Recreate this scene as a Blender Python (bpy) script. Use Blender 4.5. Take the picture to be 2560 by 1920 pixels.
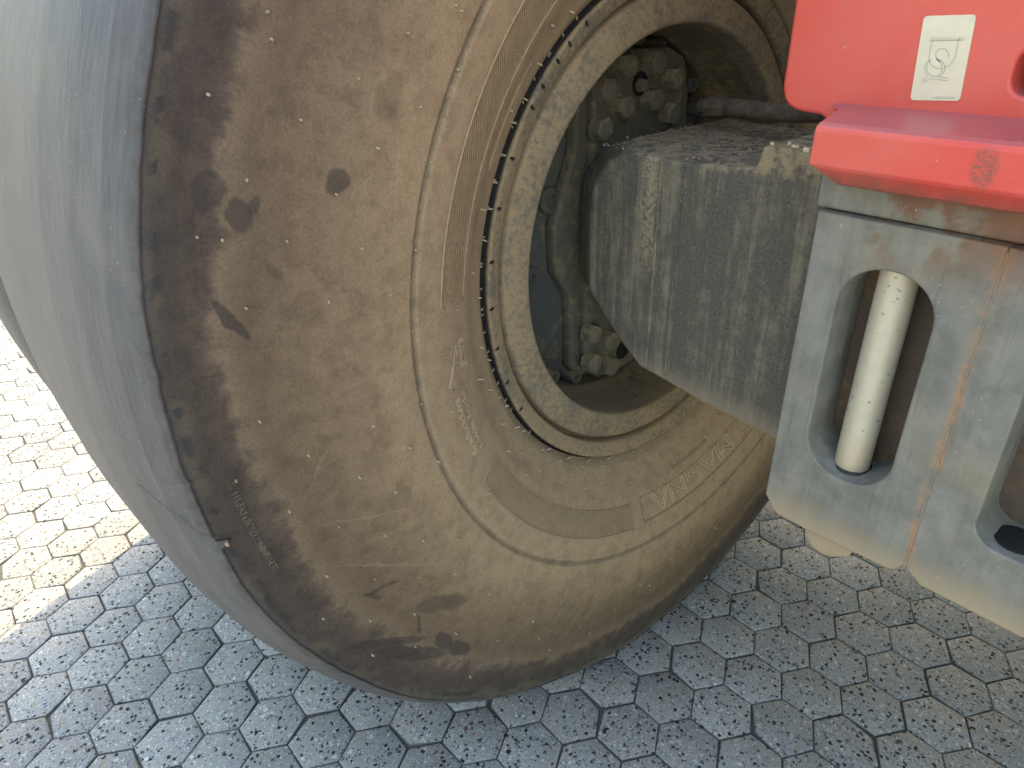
import bpy, bmesh, math, random
from mathutils import Vector, Matrix, noise
from mathutils import geometry as mgeo

for o in list(bpy.data.objects):
    bpy.data.objects.remove(o)
SC = bpy.context.scene
COL = SC.collection
R = math.radians
random.seed(7)

# ------------------------------------------------------------------ camera
# metres; X runs along the wheel axle towards the vehicle, Z up, origin on the ground under the wheel centre
cam_d = bpy.data.cameras.new('camera')
cam = bpy.data.objects.new('camera', cam_d)
COL.objects.link(cam)
cam_d.sensor_width = 36.0
cam_d.lens = 24.427
cam_d.clip_start = 0.01
cam_d.clip_end = 2000
cam.matrix_world = Matrix(((0.657218, -0.349030, 0.668014, 0.575313),
                           (0.753246, 0.334965, -0.566056, -0.877827),
                           (-0.026191, 0.875201, 0.483050, 1.104703),
                           (0, 0, 0, 1)))
SC.camera = cam

# ------------------------------------------------------------------ sky, sun, exposure
SUN = Vector((-0.52, 0.60, 1.0)).normalized()
world = bpy.data.worlds.new('World')
SC.world = world
world.use_nodes = True
wn = world.node_tree.nodes
wn.clear()
wo = wn.new('ShaderNodeOutputWorld')
wb = wn.new('ShaderNodeBackground')
sky = wn.new('ShaderNodeTexSky')
sky.sky_type = 'NISHITA'
sky.sun_disc = False
sky.sun_elevation = math.asin(SUN.z)
sky.sun_rotation = math.atan2(SUN.x, SUN.y)
sky.air_density = 2.1
sky.dust_density = 3.0
sky.ozone_density = 0.0
wb.inputs['Strength'].default_value = 0.15
world.node_tree.links.new(sky.outputs[0], wb.inputs[0])
world.node_tree.links.new(wb.outputs[0], wo.inputs[0])
sun_d = bpy.data.lights.new('sun', 'SUN')
sun_d.energy = 2.0
sun_d.angle = R(0.5)
sun_d.color = (1.0, 0.82, 0.48)
sun = bpy.data.objects.new('sun', sun_d)
COL.objects.link(sun)
sun.location = SUN * 12
sun.rotation_euler = SUN.to_track_quat('Z', 'Y').to_euler()
SC.view_settings.view_transform = 'Standard'
SC.view_settings.look = 'None'
SC.view_settings.exposure = 2.03
SC.view_settings.gamma = 1.0
SC.view_settings.use_curve_mapping = False
SC.cycles.max_bounces = 5
SC.cycles.diffuse_bounces = 4
SC.cycles.glossy_bounces = 2

H = 0.7742          # wheel centre height

NIBS = [[0.4885,-178.78],[0.4022,-172.97],[0.5302,-173.87],[0.4915,-169.83],[0.4252,-168.85],[0.407,-163.95],[0.3926,-159.55],[0.4108,-155.29],[0.3864,-155.56],[0.4314,-151.6],[0.4154,-146.35],[0.3989,-142.57],[0.3893,-137.86],[0.3843,-134.84],[0.3942,-150.17],[0.3866,-146.28],[0.4336,-143.16],[0.417,-137.64],[0.4015,-133.58],[0.3906,-130.09],[0.3835,-125.89],[0.4333,-134.27],[0.4186,-129.22],[0.4025,-125.01],[0.3898,-120.76],[0.3824,-117.29],[0.3818,-108.84],[0.4335,-125.12],[0.4187,-120.44],[0.4032,-116.27],[0.3889,-112.65],[0.39,-103.7],[0.3818,-98.94],[0.3891,-94.76],[0.4019,-90.09],[0.4183,-85.0],[0.403,-107.83],[0.4024,-98.89],[0.4192,-111.93],[0.4188,-103.2],[0.4183,-94.39],[0.4342,-116.91],[0.434,-108.36],[0.3875,-85.67],[0.4005,-80.71],[0.3789,-81.09],[0.3865,-76.76],[0.3979,-71.73],[0.4142,-67.09],[0.3802,-91.1],[0.4328,-90.53],[0.5605,-169.69],[0.5322,-164.83],[0.5618,-160.56],[0.5351,-156.07],[0.5966,-156.66],[0.5636,-151.85],[0.5356,-147.09],[0.4932,-152.18],[0.4947,-143.43],[0.4945,-134.6],[0.4949,-125.18],[0.4929,-117.08],[0.4909,-108.53],[0.5368,-138.38],[0.5639,-143.06],[0.5978,-147.99],[0.5673,-134.18],[0.5969,-139.34],[0.5392,-129.23],[0.5387,-120.95],[0.5406,-111.54],[0.5652,-116.56],[0.5648,-125.57],[0.563,-107.95],[0.5377,-102.95],[0.56,-99.39],[0.5359,-94.35],[0.557,-90.37],[0.5764,-87.24],[0.5563,-80.85],[0.5301,-75.93],[0.5556,-71.66],[0.576,-67.92],[0.5321,-66.47],[0.6298,-87.44],[0.6027,-91.73],[0.6243,-78.27],[0.6146,-100.19],[0.6378,-96.72],[0.6653,-91.94],[0.5886,-104.19],[0.5941,-112.94],[0.4613,-103.9],[0.6994,-179.33],[0.5939,-174.81],[0.6644,-174.61],[0.6241,-169.91],[0.5951,-165.75],[0.7014,-170.17],[0.665,-165.71],[0.6279,-161.16],[0.7039,-161.43],[0.6666,-156.82],[0.6291,-152.27],[0.6681,-148.1],[0.7051,-152.56],[0.6677,-139.51],[0.737,-157.35],[0.7353,-175.23],[0.6961,153.64],[0.733,158.03],[0.6612,157.87],[0.6216,153.65],[0.5924,148.66],[0.5562,153.54],[0.5909,158.23],[0.5265,158.05],[0.6965,162.6],[0.622,162.61],[0.5572,162.73],[0.7331,166.54],[0.7138,166.67],[0.6608,166.59],[0.5925,166.96],[0.5274,167.31],[0.6966,171.46],[0.6234,171.58],[0.5576,171.75],[0.7037,152.26],[0.5583,144.0],[0.5502,144.0],[0.5272,148.51],[0.4035,127.87],[0.4199,133.11],[0.3989,137.76],[0.395,147.81],[0.4093,146.82],[0.382,142.67],[0.3928,157.82],[0.4129,162.43],[0.3803,162.47],[0.3922,167.63],[0.4144,172.57],[0.3807,152.8],[0.462,141.66],[0.3954,177.85],[0.4555,176.51],[0.5292,176.56],[0.3888,-168.6],[0.5968,-130.67],[0.5954,-121.71],[0.6532,-104.96],[0.6282,-126.02],[0.667,-130.72],[0.6667,-121.82],[0.662,-112.94],[0.689,-109.31],[0.6963,-117.85],[0.705,-144.02],[0.7013,-126.58],[0.7045,-135.28],[0.7378,-148.57],[0.7318,-131.59]]
GAP = [124.61,128.88,133.1,133.57,138.55,143.1,147.73,152.93,157.31,162.2,167.61,172.49,173.08,177.44,-178.37,-177.23,-173.41,-168.92,-164.27,-160.67,-155.52,-152.15,-142.57]
FLANGE_MARKS = [124.13,129.51,133.48,138.89,143.16,152.85,162.1,172.14,-178.33,-169.23,-160.23,-151.29]
ICON = [[[0.4656,-178.603],[0.4567,-177.9275],[0.4568,-175.3093],[0.4716,-176.2092]],[[0.4656,-178.603],[0.4643,-178.2719],[0.4714,-176.3201]],[[0.4718,-176.3478],[0.4864,-173.3472],[0.4827,-172.5695],[0.4781,-172.225]],[[0.4699,-176.1503],[0.4833,-173.2606],[0.4819,-172.8907],[0.4772,-172.5722]],[[0.4778,-173.3289],[0.4757,-173.2042],[0.4774,-172.1921],[0.4795,-172.3013]],[[0.4479,-177.5619],[0.448,-175.1237],[0.4563,-175.3391]],[[0.4567,-177.9275],[0.4479,-177.5619]],[[0.4543,-179.0097],[0.4573,-178.0985],[0.4539,-177.923],[0.4513,-178.7501]],[[0.4572,-175.2795],[0.4583,-174.448],[0.4554,-174.2033],[0.4543,-175.1116]],[[0.4631,-177.6379],[0.4572,-177.5883],[0.4568,-176.2224],[0.4634,-176.6595],[0.4631,-177.6379]],[[0.4617,-177.4106],[0.4585,-177.3659]],[[0.4543,-177.6947],[0.4489,-176.9818]],[[0.4544,-177.3859],[0.4487,-176.5138]],[[0.4545,-177.0082],[0.4491,-176.0843]],[[0.4547,-176.5738],[0.4489,-175.6029]],[[0.4551,-176.1525],[0.4508,-175.4227]],[[0.4447,-178.1108],[0.4454,-177.9712],[0.4467,-177.9265],[0.4482,-177.988],[0.4497,-178.1369],[0.4506,-178.3336],[0.4508,-178.5263],[0.4501,-178.6649],[0.4489,-178.7128],[0.4473,-178.6556],[0.4459,-178.5074],[0.4449,-178.3077],[0.4447,-178.1108]],[[0.4465,-178.2357],[0.4468,-178.1788],[0.4473,-178.1602],[0.448,-178.1848],[0.4485,-178.2458],[0.4489,-178.3266],[0.449,-178.4059],[0.4487,-178.4628],[0.4482,-178.4819],[0.4476,-178.4579],[0.447,-178.3972],[0.4466,-178.3158],[0.4465,-178.2357]],[[0.4455,-174.1213],[0.4466,-173.9437],[0.4484,-173.9067],[0.4505,-174.0169],[0.4523,-174.2433],[0.4533,-174.5249],[0.4533,-174.7883],[0.4523,-174.9653],[0.4505,-175.0091],[0.4485,-174.9058],[0.4466,-174.6795],[0.4455,-174.3916],[0.4455,-174.1213]],[[0.4477,-174.3146],[0.4482,-174.2378],[0.449,-174.2208],[0.4499,-174.2677],[0.4507,-174.3656],[0.4511,-174.4883],[0.4511,-174.6033],[0.4507,-174.6802],[0.4499,-174.6985],[0.449,-174.6529],[0.4482,-174.555],[0.4477,-174.4309],[0.4477,-174.3146]]]
STICKER_LINES = [[[0.33016,1.06814],[0.35369,1.06902]],[[0.33032,1.06835],[0.33228,1.07084]],[[0.33311,1.06839],[0.33506,1.07088]],[[0.33589,1.06844],[0.33781,1.07091]],[[0.33864,1.06849],[0.34055,1.07095]],[[0.34138,1.06853],[0.34326,1.07099]],[[0.34409,1.06858],[0.34596,1.07103]],[[0.347,1.06863],[0.34885,1.07107]],[[0.34968,1.06867],[0.35151,1.0711]],[[0.35091,1.06869],[0.35273,1.07112]],[[0.35336,1.06873],[0.35516,1.07115]],[[0.33231,1.06818],[0.33231,1.06509],[0.33244,1.05761],[0.33327,1.05428],[0.33516,1.05161],[0.33784,1.04961],[0.34069,1.04859],[0.34438,1.04849]],[[0.35111,1.0687],[0.35157,1.06144],[0.3517,1.05696],[0.35089,1.05364],[0.34902,1.05109],[0.34625,1.04953]],[[0.34184,1.05348],[0.34061,1.05398],[0.33948,1.05475],[0.33852,1.05574],[0.33779,1.05687],[0.33733,1.05809],[0.33719,1.0593],[0.33736,1.06044],[0.33783,1.06142],[0.33858,1.06219],[0.33954,1.0627],[0.34067,1.06291],[0.34189,1.06282],[0.34312,1.06244],[0.34429,1.06178],[0.34532,1.06089],[0.34615,1.05982],[0.34672,1.05865],[0.34701,1.05744],[0.34699,1.05627]],[[0.33833,1.0556],[0.33996,1.05527],[0.34153,1.05468],[0.34297,1.05384],[0.34422,1.0528],[0.34523,1.0516],[0.34597,1.05029],[0.34639,1.04892],[0.34648,1.04755],[0.34623,1.04624],[0.34566,1.04505],[0.34478,1.04402],[0.34364,1.0432],[0.34227,1.04263]],[[0.33862,1.05508],[0.34024,1.05447],[0.34173,1.05346],[0.343,1.05212],[0.34394,1.05054],[0.34449,1.04885],[0.3446,1.04717],[0.34427,1.04562],[0.34352,1.04432],[0.34241,1.04336],[0.341,1.04282],[0.33941,1.04274],[0.33776,1.04314],[0.33617,1.04397],[0.33476,1.04519],[0.33365,1.0467],[0.33291,1.04837],[0.3326,1.0501],[0.33275,1.05173],[0.33334,1.05316],[0.33432,1.05427],[0.33562,1.05498]],[[0.33521,1.04306],[0.33388,1.04403],[0.33274,1.04518],[0.33186,1.04648],[0.33127,1.04787],[0.33099,1.04928],[0.33103,1.05067],[0.33139,1.05196],[0.33206,1.05311],[0.333,1.05407]],[[0.33493,1.04195],[0.33177,1.03951],[0.33279,1.03805],[0.33778,1.04111],[0.35017,1.04005],[0.35034,1.04187],[0.34354,1.04246]]]
STICKER_TEXT = [[0.34331,1.0261],[0.35908,1.02699],[0.34304,1.02804]]

# ------------------------------------------------------------------ node helpers
class NT:
    def __init__(s, name):
        s.m = bpy.data.materials.new(name)
        s.m.use_nodes = True
        s.t = s.m.node_tree
        s.b = s.t.nodes['Principled BSDF']
        s._p = None

    def n(s, typ, **kw):
        nd = s.t.nodes.new(typ)
        for k, v in kw.items():
            setattr(nd, k, v)
        return nd

    def put(s, v, sock):
        if v is None:
            return
        if isinstance(v, bpy.types.NodeSocket):
            s.t.links.new(v, sock)
        else:
            if sock.type == 'RGBA' and len(v) == 3:
                v = (*v, 1)
            sock.default_value = v

    def math(s, op, a, b=None, c=None, clamp=False):
        nd = s.n('ShaderNodeMath', operation=op, use_clamp=clamp)
        s.put(a, nd.inputs[0]); s.put(b, nd.inputs[1]); s.put(c, nd.inputs[2])
        return nd.outputs[0]

    def vmath(s, op, a, b=None, out=0):
        nd = s.n('ShaderNodeVectorMath', operation=op)
        s.put(a, nd.inputs[0])
        if b is not None:
            s.put(b, nd.inputs[3] if op == 'SCALE' else nd.inputs[1])
        return nd.outputs[out]

    def mix(s, f, a, b, blend='MIX'):
        nd = s.n('ShaderNodeMix', data_type='RGBA', blend_type=blend)
        s.put(f, nd.inputs[0]); s.put(a, nd.inputs[6]); s.put(b, nd.inputs[7])
        return nd.outputs[2]

    def pos(s):
        if s._p is None:
            s._p = s.n('ShaderNodeNewGeometry')
        return s._p.outputs['Position']

    def nor(s):
        s.pos()
        return s._p.outputs['True Normal']

    def xyz(s, v):
        nd = s.n('ShaderNodeSeparateXYZ'); s.put(v, nd.inputs[0])
        return nd.outputs

    def vec(s, x, y, z):
        nd = s.n('ShaderNodeCombineXYZ')
        for i, q in enumerate((x, y, z)):
            s.put(q, nd.inputs[i])
        return nd.outputs[0]

    def noise(s, scale, detail=4, rough=.55, vec=None, dist=0., col=False):
        nd = s.n('ShaderNodeTexNoise')
        s.put(vec if vec is not None else s.pos(), nd.inputs['Vector'])
        nd.inputs['Scale'].default_value = scale
        nd.inputs['Detail'].default_value = detail
        nd.inputs['Roughness'].default_value = rough
        nd.inputs['Distortion'].default_value = dist
        return nd.outputs['Color' if col else 'Fac']

    def vor(s, scale, vec=None, feature='F1', out='Distance', rnd=1.):
        nd = s.n('ShaderNodeTexVoronoi', feature=feature)
        s.put(vec if vec is not None else s.pos(), nd.inputs['Vector'])
        nd.inputs['Scale'].default_value = scale
        nd.inputs['Randomness'].default_value = rnd
        return nd.outputs[out]

    def rng(s, v, a, b, c=0., d=1., smooth=True):
        nd = s.n('ShaderNodeMapRange', interpolation_type='SMOOTHSTEP' if smooth else 'LINEAR')
        s.put(v, nd.inputs[0])
        for i, q in enumerate((a, b, c, d)):
            nd.inputs[i + 1].default_value = q
        return nd.outputs[0]

    def ramp(s, f, stops, interp='LINEAR'):
        nd = s.n('ShaderNodeValToRGB')
        s.put(f, nd.inputs[0])
        cr = nd.color_ramp
        cr.interpolation = interp
        while len(cr.elements) < len(stops):
            cr.elements.new(.5)
        for e, (q, c) in zip(cr.elements, stops):
            e.position = q
            e.color = (*c, 1)
        return nd.outputs[0]

    def finish(s, col, rough=.7, bump=None, strength=.5, dist=.002, spec=.4, metal=0.):
        s.put(col, s.b.inputs['Base Color'])
        s.put(rough, s.b.inputs['Roughness'])
        s.b.inputs['Specular IOR Level'].default_value = spec
        s.put(metal, s.b.inputs['Metallic'])
        if bump is not None:
            bp = s.n('ShaderNodeBump')
            bp.inputs['Strength'].default_value = strength
            bp.inputs['Distance'].default_value = dist
            s.put(bump, bp.inputs['Height'])
            s.t.links.new(bp.outputs[0], s.b.inputs['Normal'])
        return s.m


def c3(v):
    return (v, v, v)


def m_paver():
    t = NT('exposed_aggregate_concrete')
    oi = t.n('ShaderNodeObjectInfo')
    rnd = oi.outputs['Random']
    p = t.pos()
    warp = t.vmath('ADD', p, t.vmath('SCALE', t.noise(260, 1, col=True), .007))
    base_n = t.noise(14, 3)
    fine = t.noise(900, 2, .7)
    col = t.mix(base_n, (.265, .258, .245), (.355, .345, .325))
    col = t.mix(t.math('MULTIPLY', t.rng(fine, .35, .7), .55), col, (.22, .215, .21))
    # small mixed chips: angular voronoi cells, some of them stones
    def chips(scale, keep, rad, colramp, col):
        nd = t.n('ShaderNodeTexVoronoi', feature='F1')
        t.put(warp, nd.inputs['Vector'])
        nd.inputs['Scale'].default_value = scale
        cc = t.xyz(nd.outputs['Color'])
        lim = t.math('MULTIPLY', t.math('LESS_THAN', cc[0], keep), t.math('MULTIPLY_ADD', cc[2], rad * .7, rad * .5))
        on = t.rng(t.math('SUBTRACT', lim, nd.outputs['Distance']), -.02, .05)
        return t.mix(on, col, t.ramp(cc[1], colramp, 'CONSTANT')), on
    col, o1 = chips(330, .50, .55, [(0, (.45, .445, .43)), (.26, (.06, .066, .080)), (.52, (.17, .18, .20)), (.75, (.36, .31, .24)), (.90, (.55, .545, .53))], col)
    col, o2 = chips(122, .31, .52, [(0, (.014, .015, .018)), (.42, (.06, .07, .088)), (.62, (.30, .24, .17)), (.84, (.50, .495, .48)), (.95, (.16, .08, .055))], col)
    o3 = o2
    # each stone a little different, stains
    tone = t.math('MULTIPLY_ADD', rnd, .26, .84)
    col = t.mix(1., col, t.vec(tone, tone, tone), 'MULTIPLY')
    st = t.rng(t.noise(4.5, 4, .6), .60, .74)
    st2 = t.rng(t.noise(24, 3, .6), .62, .72)
    col = t.mix(t.math('MULTIPLY', st, .3), col, (.19, .185, .175))
    col = t.mix(t.math('MULTIPLY', t.math('MULTIPLY', st, st2), .8), col, (.035, .032, .03))
    # dirt packed low on the chamfers and in the moulded grooves
    z = t.xyz(t.n('ShaderNodeTexCoord').outputs['Object'])[2]
    low = t.rng(t.math('ADD', z, t.math('MULTIPLY', t.math('SUBTRACT', base_n, .5), .003)), -.0038, -.0008, 1., 0.)
    col = t.mix(t.math('MULTIPLY', low, .85), col, (.080, .077, .072))
    return t.finish(col, .82, fine, .5, .001, .3)


def m_joint():
    t = NT('joint_sand')
    col = t.mix(t.noise(300, 5, .7), (.075, .071, .066), (.16, .148, .13))
    return t.finish(col, .95, t.noise(700, 4), .8, .002, .2)


def m_sidewall(stains, scr):
    t = NT('dusty_sidewall_rubber')
    p = t.pos()
    q = t.xyz(p)
    dz = t.math('SUBTRACT', q[2], H)
    r = t.math('SQRT', t.math('ADD', t.math('MULTIPLY', q[1], q[1]), t.math('MULTIPLY', dz, dz)))
    ang = t.math('ARCTAN2', dz, q[1])
    n1 = t.noise(5.5, 4, .62)
    n2 = t.noise(46, 4, .65)
    n3 = t.noise(420, 2, .7)
    # radial brushing: fine along the angle, long along the radius
    brush = t.noise(1., 4, .6, t.vec(t.math('MULTIPLY', ang, 170.), t.math('MULTIPLY', r, 22.), 0.))
    circ = t.noise(1., 4, .6, t.vec(t.math('MULTIPLY', ang, 7.), t.math('MULTIPLY', r, 130.), 3.))
    rr = t.math('ADD', r, t.math('MULTIPLY', t.math('SUBTRACT', n1, .5), .075))
    rr = t.math('ADD', rr, t.math('MULTIPLY', t.math('SUBTRACT', n2, .5), .035))
    rr = t.math('ADD', rr, t.math('MULTIPLY', t.math('SUBTRACT', brush, .5), .022))
    f = t.rng(rr, .36, .80, 0, 1, False)
    g = lambda x: (x - .36) / .44
    col = t.ramp(f, [(0, (.315, .232, .145)), (g(.50), (.330, .243, .152)), (g(.555), (.300, .219, .135)), (g(.60), (.215, .155, .097)),
                     (g(.64), (.168, .120, .077)), (g(.69), (.132, .095, .064)), (g(.710), (.165, .122, .083)), (g(.724), (.090, .068, .052)),
                     (g(.742), (.066, .052, .043)), (g(.775), (.062, .050, .043))])
    # scuffed rim of the shoulder: pale scallops against black rubber
    sc = t.math('ADD', t.noise(17, 3, .5), t.math('MULTIPLY', t.math('SUBTRACT', r, .757), 7.))
    scm = t.math('MULTIPLY', t.math('MULTIPLY', t.rng(sc, .50, .62), .75), t.rng(r, .745, .760))
    col = t.mix(scm, col, t.mix(n2, (.070, .057, .043), (.13, .104, .074)))
    dk = t.math('MULTIPLY', t.rng(t.noise(32, 3, .5), .53, .58), t.rng(r, .755, .765))
    col = t.mix(t.math('MULTIPLY', dk, .8), col, (.034, .034, .035))
    sh = t.rng(t.math('ADD', r, t.math('MULTIPLY', t.math('SUBTRACT', n2, .5), .010)), .764, .772)
    col = t.mix(t.math('MULTIPLY', sh, .8), col, (.085, .080, .074))
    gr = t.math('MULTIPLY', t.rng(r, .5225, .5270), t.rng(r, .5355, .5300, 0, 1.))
    col = t.mix(t.math('MULTIPLY', gr, t.math('MULTIPLY_ADD', n2, .6, .25)), col, (.115, .098, .070))  # shade of the groove painted in as a darker ring
    # mottling
    col = t.mix(t.math('MULTIPLY', t.rng(n2, .40, .70), .45), col, t.mix(1., col, (.55, .53, .54), 'MULTIPLY'))
    col = t.mix(t.math('MULTIPLY', t.rng(circ, .5, .8), .25), col, t.mix(1., col, (1.35, 1.33, 1.28), 'MULTIPLY'))
    v = t.math('MULTIPLY_ADD', n3, .8, .62)
    col = t.mix(1., col, t.vec(v, v, v), 'MULTIPLY')
    # hand marks and wiped spots
    pw = t.vmath('ADD', t.vec(q[1], dz, 1.), t.vmath('SCALE', t.vmath('SUBTRACT', t.noise(55, 3, .5, col=True), (.5, .5, .5)), .011))
    def ell(c, e1, e2, lo=.75, hi=1.08):
        M = Matrix(((e1[0], e2[0]), (e1[1], e2[1]))).inverted()
        k0 = M @ Vector(c)
        u = t.vmath('DOT_PRODUCT', pw, (M[0][0], M[0][1], -k0[0]), 1)
        w = t.vmath('DOT_PRODUCT', pw, (M[1][0], M[1][1], -k0[1]), 1)
        return t.rng(t.vmath('LENGTH', t.vec(u, w, 0.), None, 1), lo, hi, 1., 0.)
    for c, e1, e2, k in stains:
        col = t.mix(t.math('MULTIPLY', ell(c, e1, e2), k), col, (.038, .032, .031))
    for c, e1, e2, k in scr:
        col = t.mix(t.math('MULTIPLY', ell(c, e1, e2, .1, 1.), k), col, (.30, .235, .155))
    return t.finish(col, .82, n3, .45, .0009, .25)


def m_tread():
    t = NT('worn_tread_rubber')
    q = t.xyz(t.pos())
    ang = t.math('ARCTAN2', t.math('SUBTRACT', q[2], H), q[1])
    st = t.noise(1., 5, .62, t.vec(t.math('MULTIPLY', q[0], 260.), t.math('MULTIPLY', ang, 16.), 0.))
    st2 = t.noise(1., 4, .6, t.vec(t.math('MULTIPLY', q[0], 26.), t.math('MULTIPLY', ang, 2.2), 5.))
    n3 = t.noise(500, 3, .7)
    col = t.mix(t.rng(st, .3, .72), (.076, .072, .075), (.108, .102, .105))
    col = t.mix(t.math('MULTIPLY', t.rng(st2, .45, .7), .5), col, (.120, .114, .117))
    cut = t.noise(1., 3, .6, t.vec(t.math('MULTIPLY', q[0], 420.), t.math('MULTIPLY', ang, 60.), 9.))
    col = t.mix(t.math('MULTIPLY', t.rng(cut, .66, .74), .55), col, (.05, .049, .05))
    col = t.mix(t.math('MULTIPLY', t.rng(t.noise(9, 4, .6), .55, .7), .35), col, (.15, .135, .112))
    edge = t.rng(t.math('ADD', q[0], t.math('MULTIPLY', t.math('SUBTRACT', t.noise(60, 4, .65), .5), .022)), -.013, -.003)
    edge = t.math('MULTIPLY', edge, t.rng(q[0], -.2, -.1))
    col = t.mix(t.math('MULTIPLY', edge, .8), col, (.060, .053, .047))
    sp = t.rng(t.vor(190, out='Distance'), .10, .16, 1., 0.)
    spk = t.math('MULTIPLY', sp, t.math('GREATER_THAN', t.noise(60, 2), .58))
    col = t.mix(t.math('MULTIPLY', spk, .35), col, (.36, .35, .33))
    v = t.math('MULTIPLY_ADD', n3, .5, .75)
    col = t.mix(1., col, t.vec(v, v, v), 'MULTIPLY')
    return t.finish(col, .56, t.math('ADD', n3, cut), .45, .0012, .3)


def m_plain(name, a, b, scale=60, rough=.7, bump=.3, spec=.35, metal=0., dist=.001):
    t = NT(name)
    col = t.mix(t.rng(t.noise(scale, 6, .65), .3, .7), a, b)
    return t.finish(col, rough, t.noise(scale * 6, 4, .7), bump, dist, spec, metal)


def m_dusty(name, paint, dust, lo, hi, scale=70, up=.4, rough=.72, streak=False):
    """painted iron under a broken film of dust, thicker on faces that look up"""
    t = NT(name)
    q = t.xyz(t.pos())
    n1 = t.noise(scale, 7, .68)
    n2 = t.noise(scale * .14, 4, .6)
    nz = t.xyz(t.nor())[2]
    k = t.math('ADD', n1, t.math('MULTIPLY', t.math('SUBTRACT', n2, .5), .55))
    k = t.math('ADD', k, t.math('MULTIPLY', nz, up * .5))
    if streak:
        s = t.noise(1., 4, .6, t.vec(t.math('MULTIPLY', q[0], 90.), t.math('MULTIPLY', q[1], 90.), t.math('MULTIPLY', q[2], 5.)))
        k = t.math('ADD', k, t.math('MULTIPLY', t.math('SUBTRACT', s, .5), .45))
    f = t.rng(k, lo, hi)
    pc = t.mix(t.noise(scale * 4, 4, .7), paint, tuple(x * 1.6 for x in paint))
    dc = t.mix(t.noise(scale * 2, 5, .7), tuple(x * .72 for x in dust), dust)
    col = t.mix(f, pc, dc)
    return t.finish(col, rough, t.noise(scale * 4, 3, .7), .4, .0014, .3)


def m_beam():
    t = NT('grimy_axle_iron')
    q = t.xyz(t.pos())
    fine = t.noise(300, 5, .7)
    n1 = t.noise(60, 6, .65)
    s1 = t.noise(1., 5, .62, t.vec(t.math('MULTIPLY', q[0], 110.), t.math('MULTIPLY', q[1], 110.), t.math('MULTIPLY', q[2], 7.)))
    s2 = t.noise(1., 4, .6, t.vec(t.math('MULTIPLY', q[0], 22.), t.math('MULTIPLY', q[1], 22.), t.math('MULTIPLY', q[2], 2.)))
    col = t.mix(t.rng(fine, .3, .75), (.078, .072, .063), (.152, .140, .120))
    k = t.math('ADD', t.math('MULTIPLY', s1, .6), t.math('ADD', t.math('MULTIPLY', s2, .45), t.math('MULTIPLY', n1, .35)))
    col = t.mix(t.math('MULTIPLY', t.rng(k, .62, .88), .62), col, (.30, .26, .185))
    sp = t.math('MULTIPLY', t.rng(t.vor(150, t.vmath('ADD', t.pos(), t.vmath('SCALE', t.noise(90, 2, col=True), .012))), .08, .14, 1., 0.), t.math('GREATER_THAN', n1, .52))
    col = t.mix(t.math('MULTIPLY', sp, .6), col, (.36, .33, .26))
    # caked run of pale mud beside the weld
    run = t.math('ADD', q[0], t.math('MULTIPLY', t.math('SUBTRACT', t.noise(26, 5, .7), .5), .035))
    band = t.math('MULTIPLY', t.rng(run, -.022, -.006), t.rng(run, .012, .004, 0, 1.))
    band = t.math('MULTIPLY', band, t.rng(t.math('ADD', q[2], t.math('MULTIPLY', n1, .12)), .80, .90))
    col = t.mix(t.math('MULTIPLY', t.math('MULTIPLY', band, t.rng(t.noise(150, 4, .7), .36, .6)), .85), col, (.34, .28, .195))
    # dust that has settled along the lower edge and on top
    low = t.math('ADD', t.math('SUBTRACT', q[2], t.math('MULTIPLY', q[0], -.06)), t.math('MULTIPLY', t.math('SUBTRACT', n1, .5), .05))
    lowm = t.rng(low, .618, .655, 1., 0.)
    col = t.mix(t.math('MULTIPLY', lowm, .65), col, (.27, .225, .165))
    top = t.rng(t.math('ADD', q[2], t.math('MULTIPLY', t.math('SUBTRACT', n1, .5), .05)), .918, .938)
    col = t.mix(t.math('MULTIPLY', t.math('MULTIPLY', top, t.rng(n1, .36, .56)), .85), col, (.33, .265, .17))
    return t.finish(col, .85, t.math('ADD', t.noise(190, 3, .7), t.noise(48, 3, .6)), .9, .003, .25)


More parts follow.
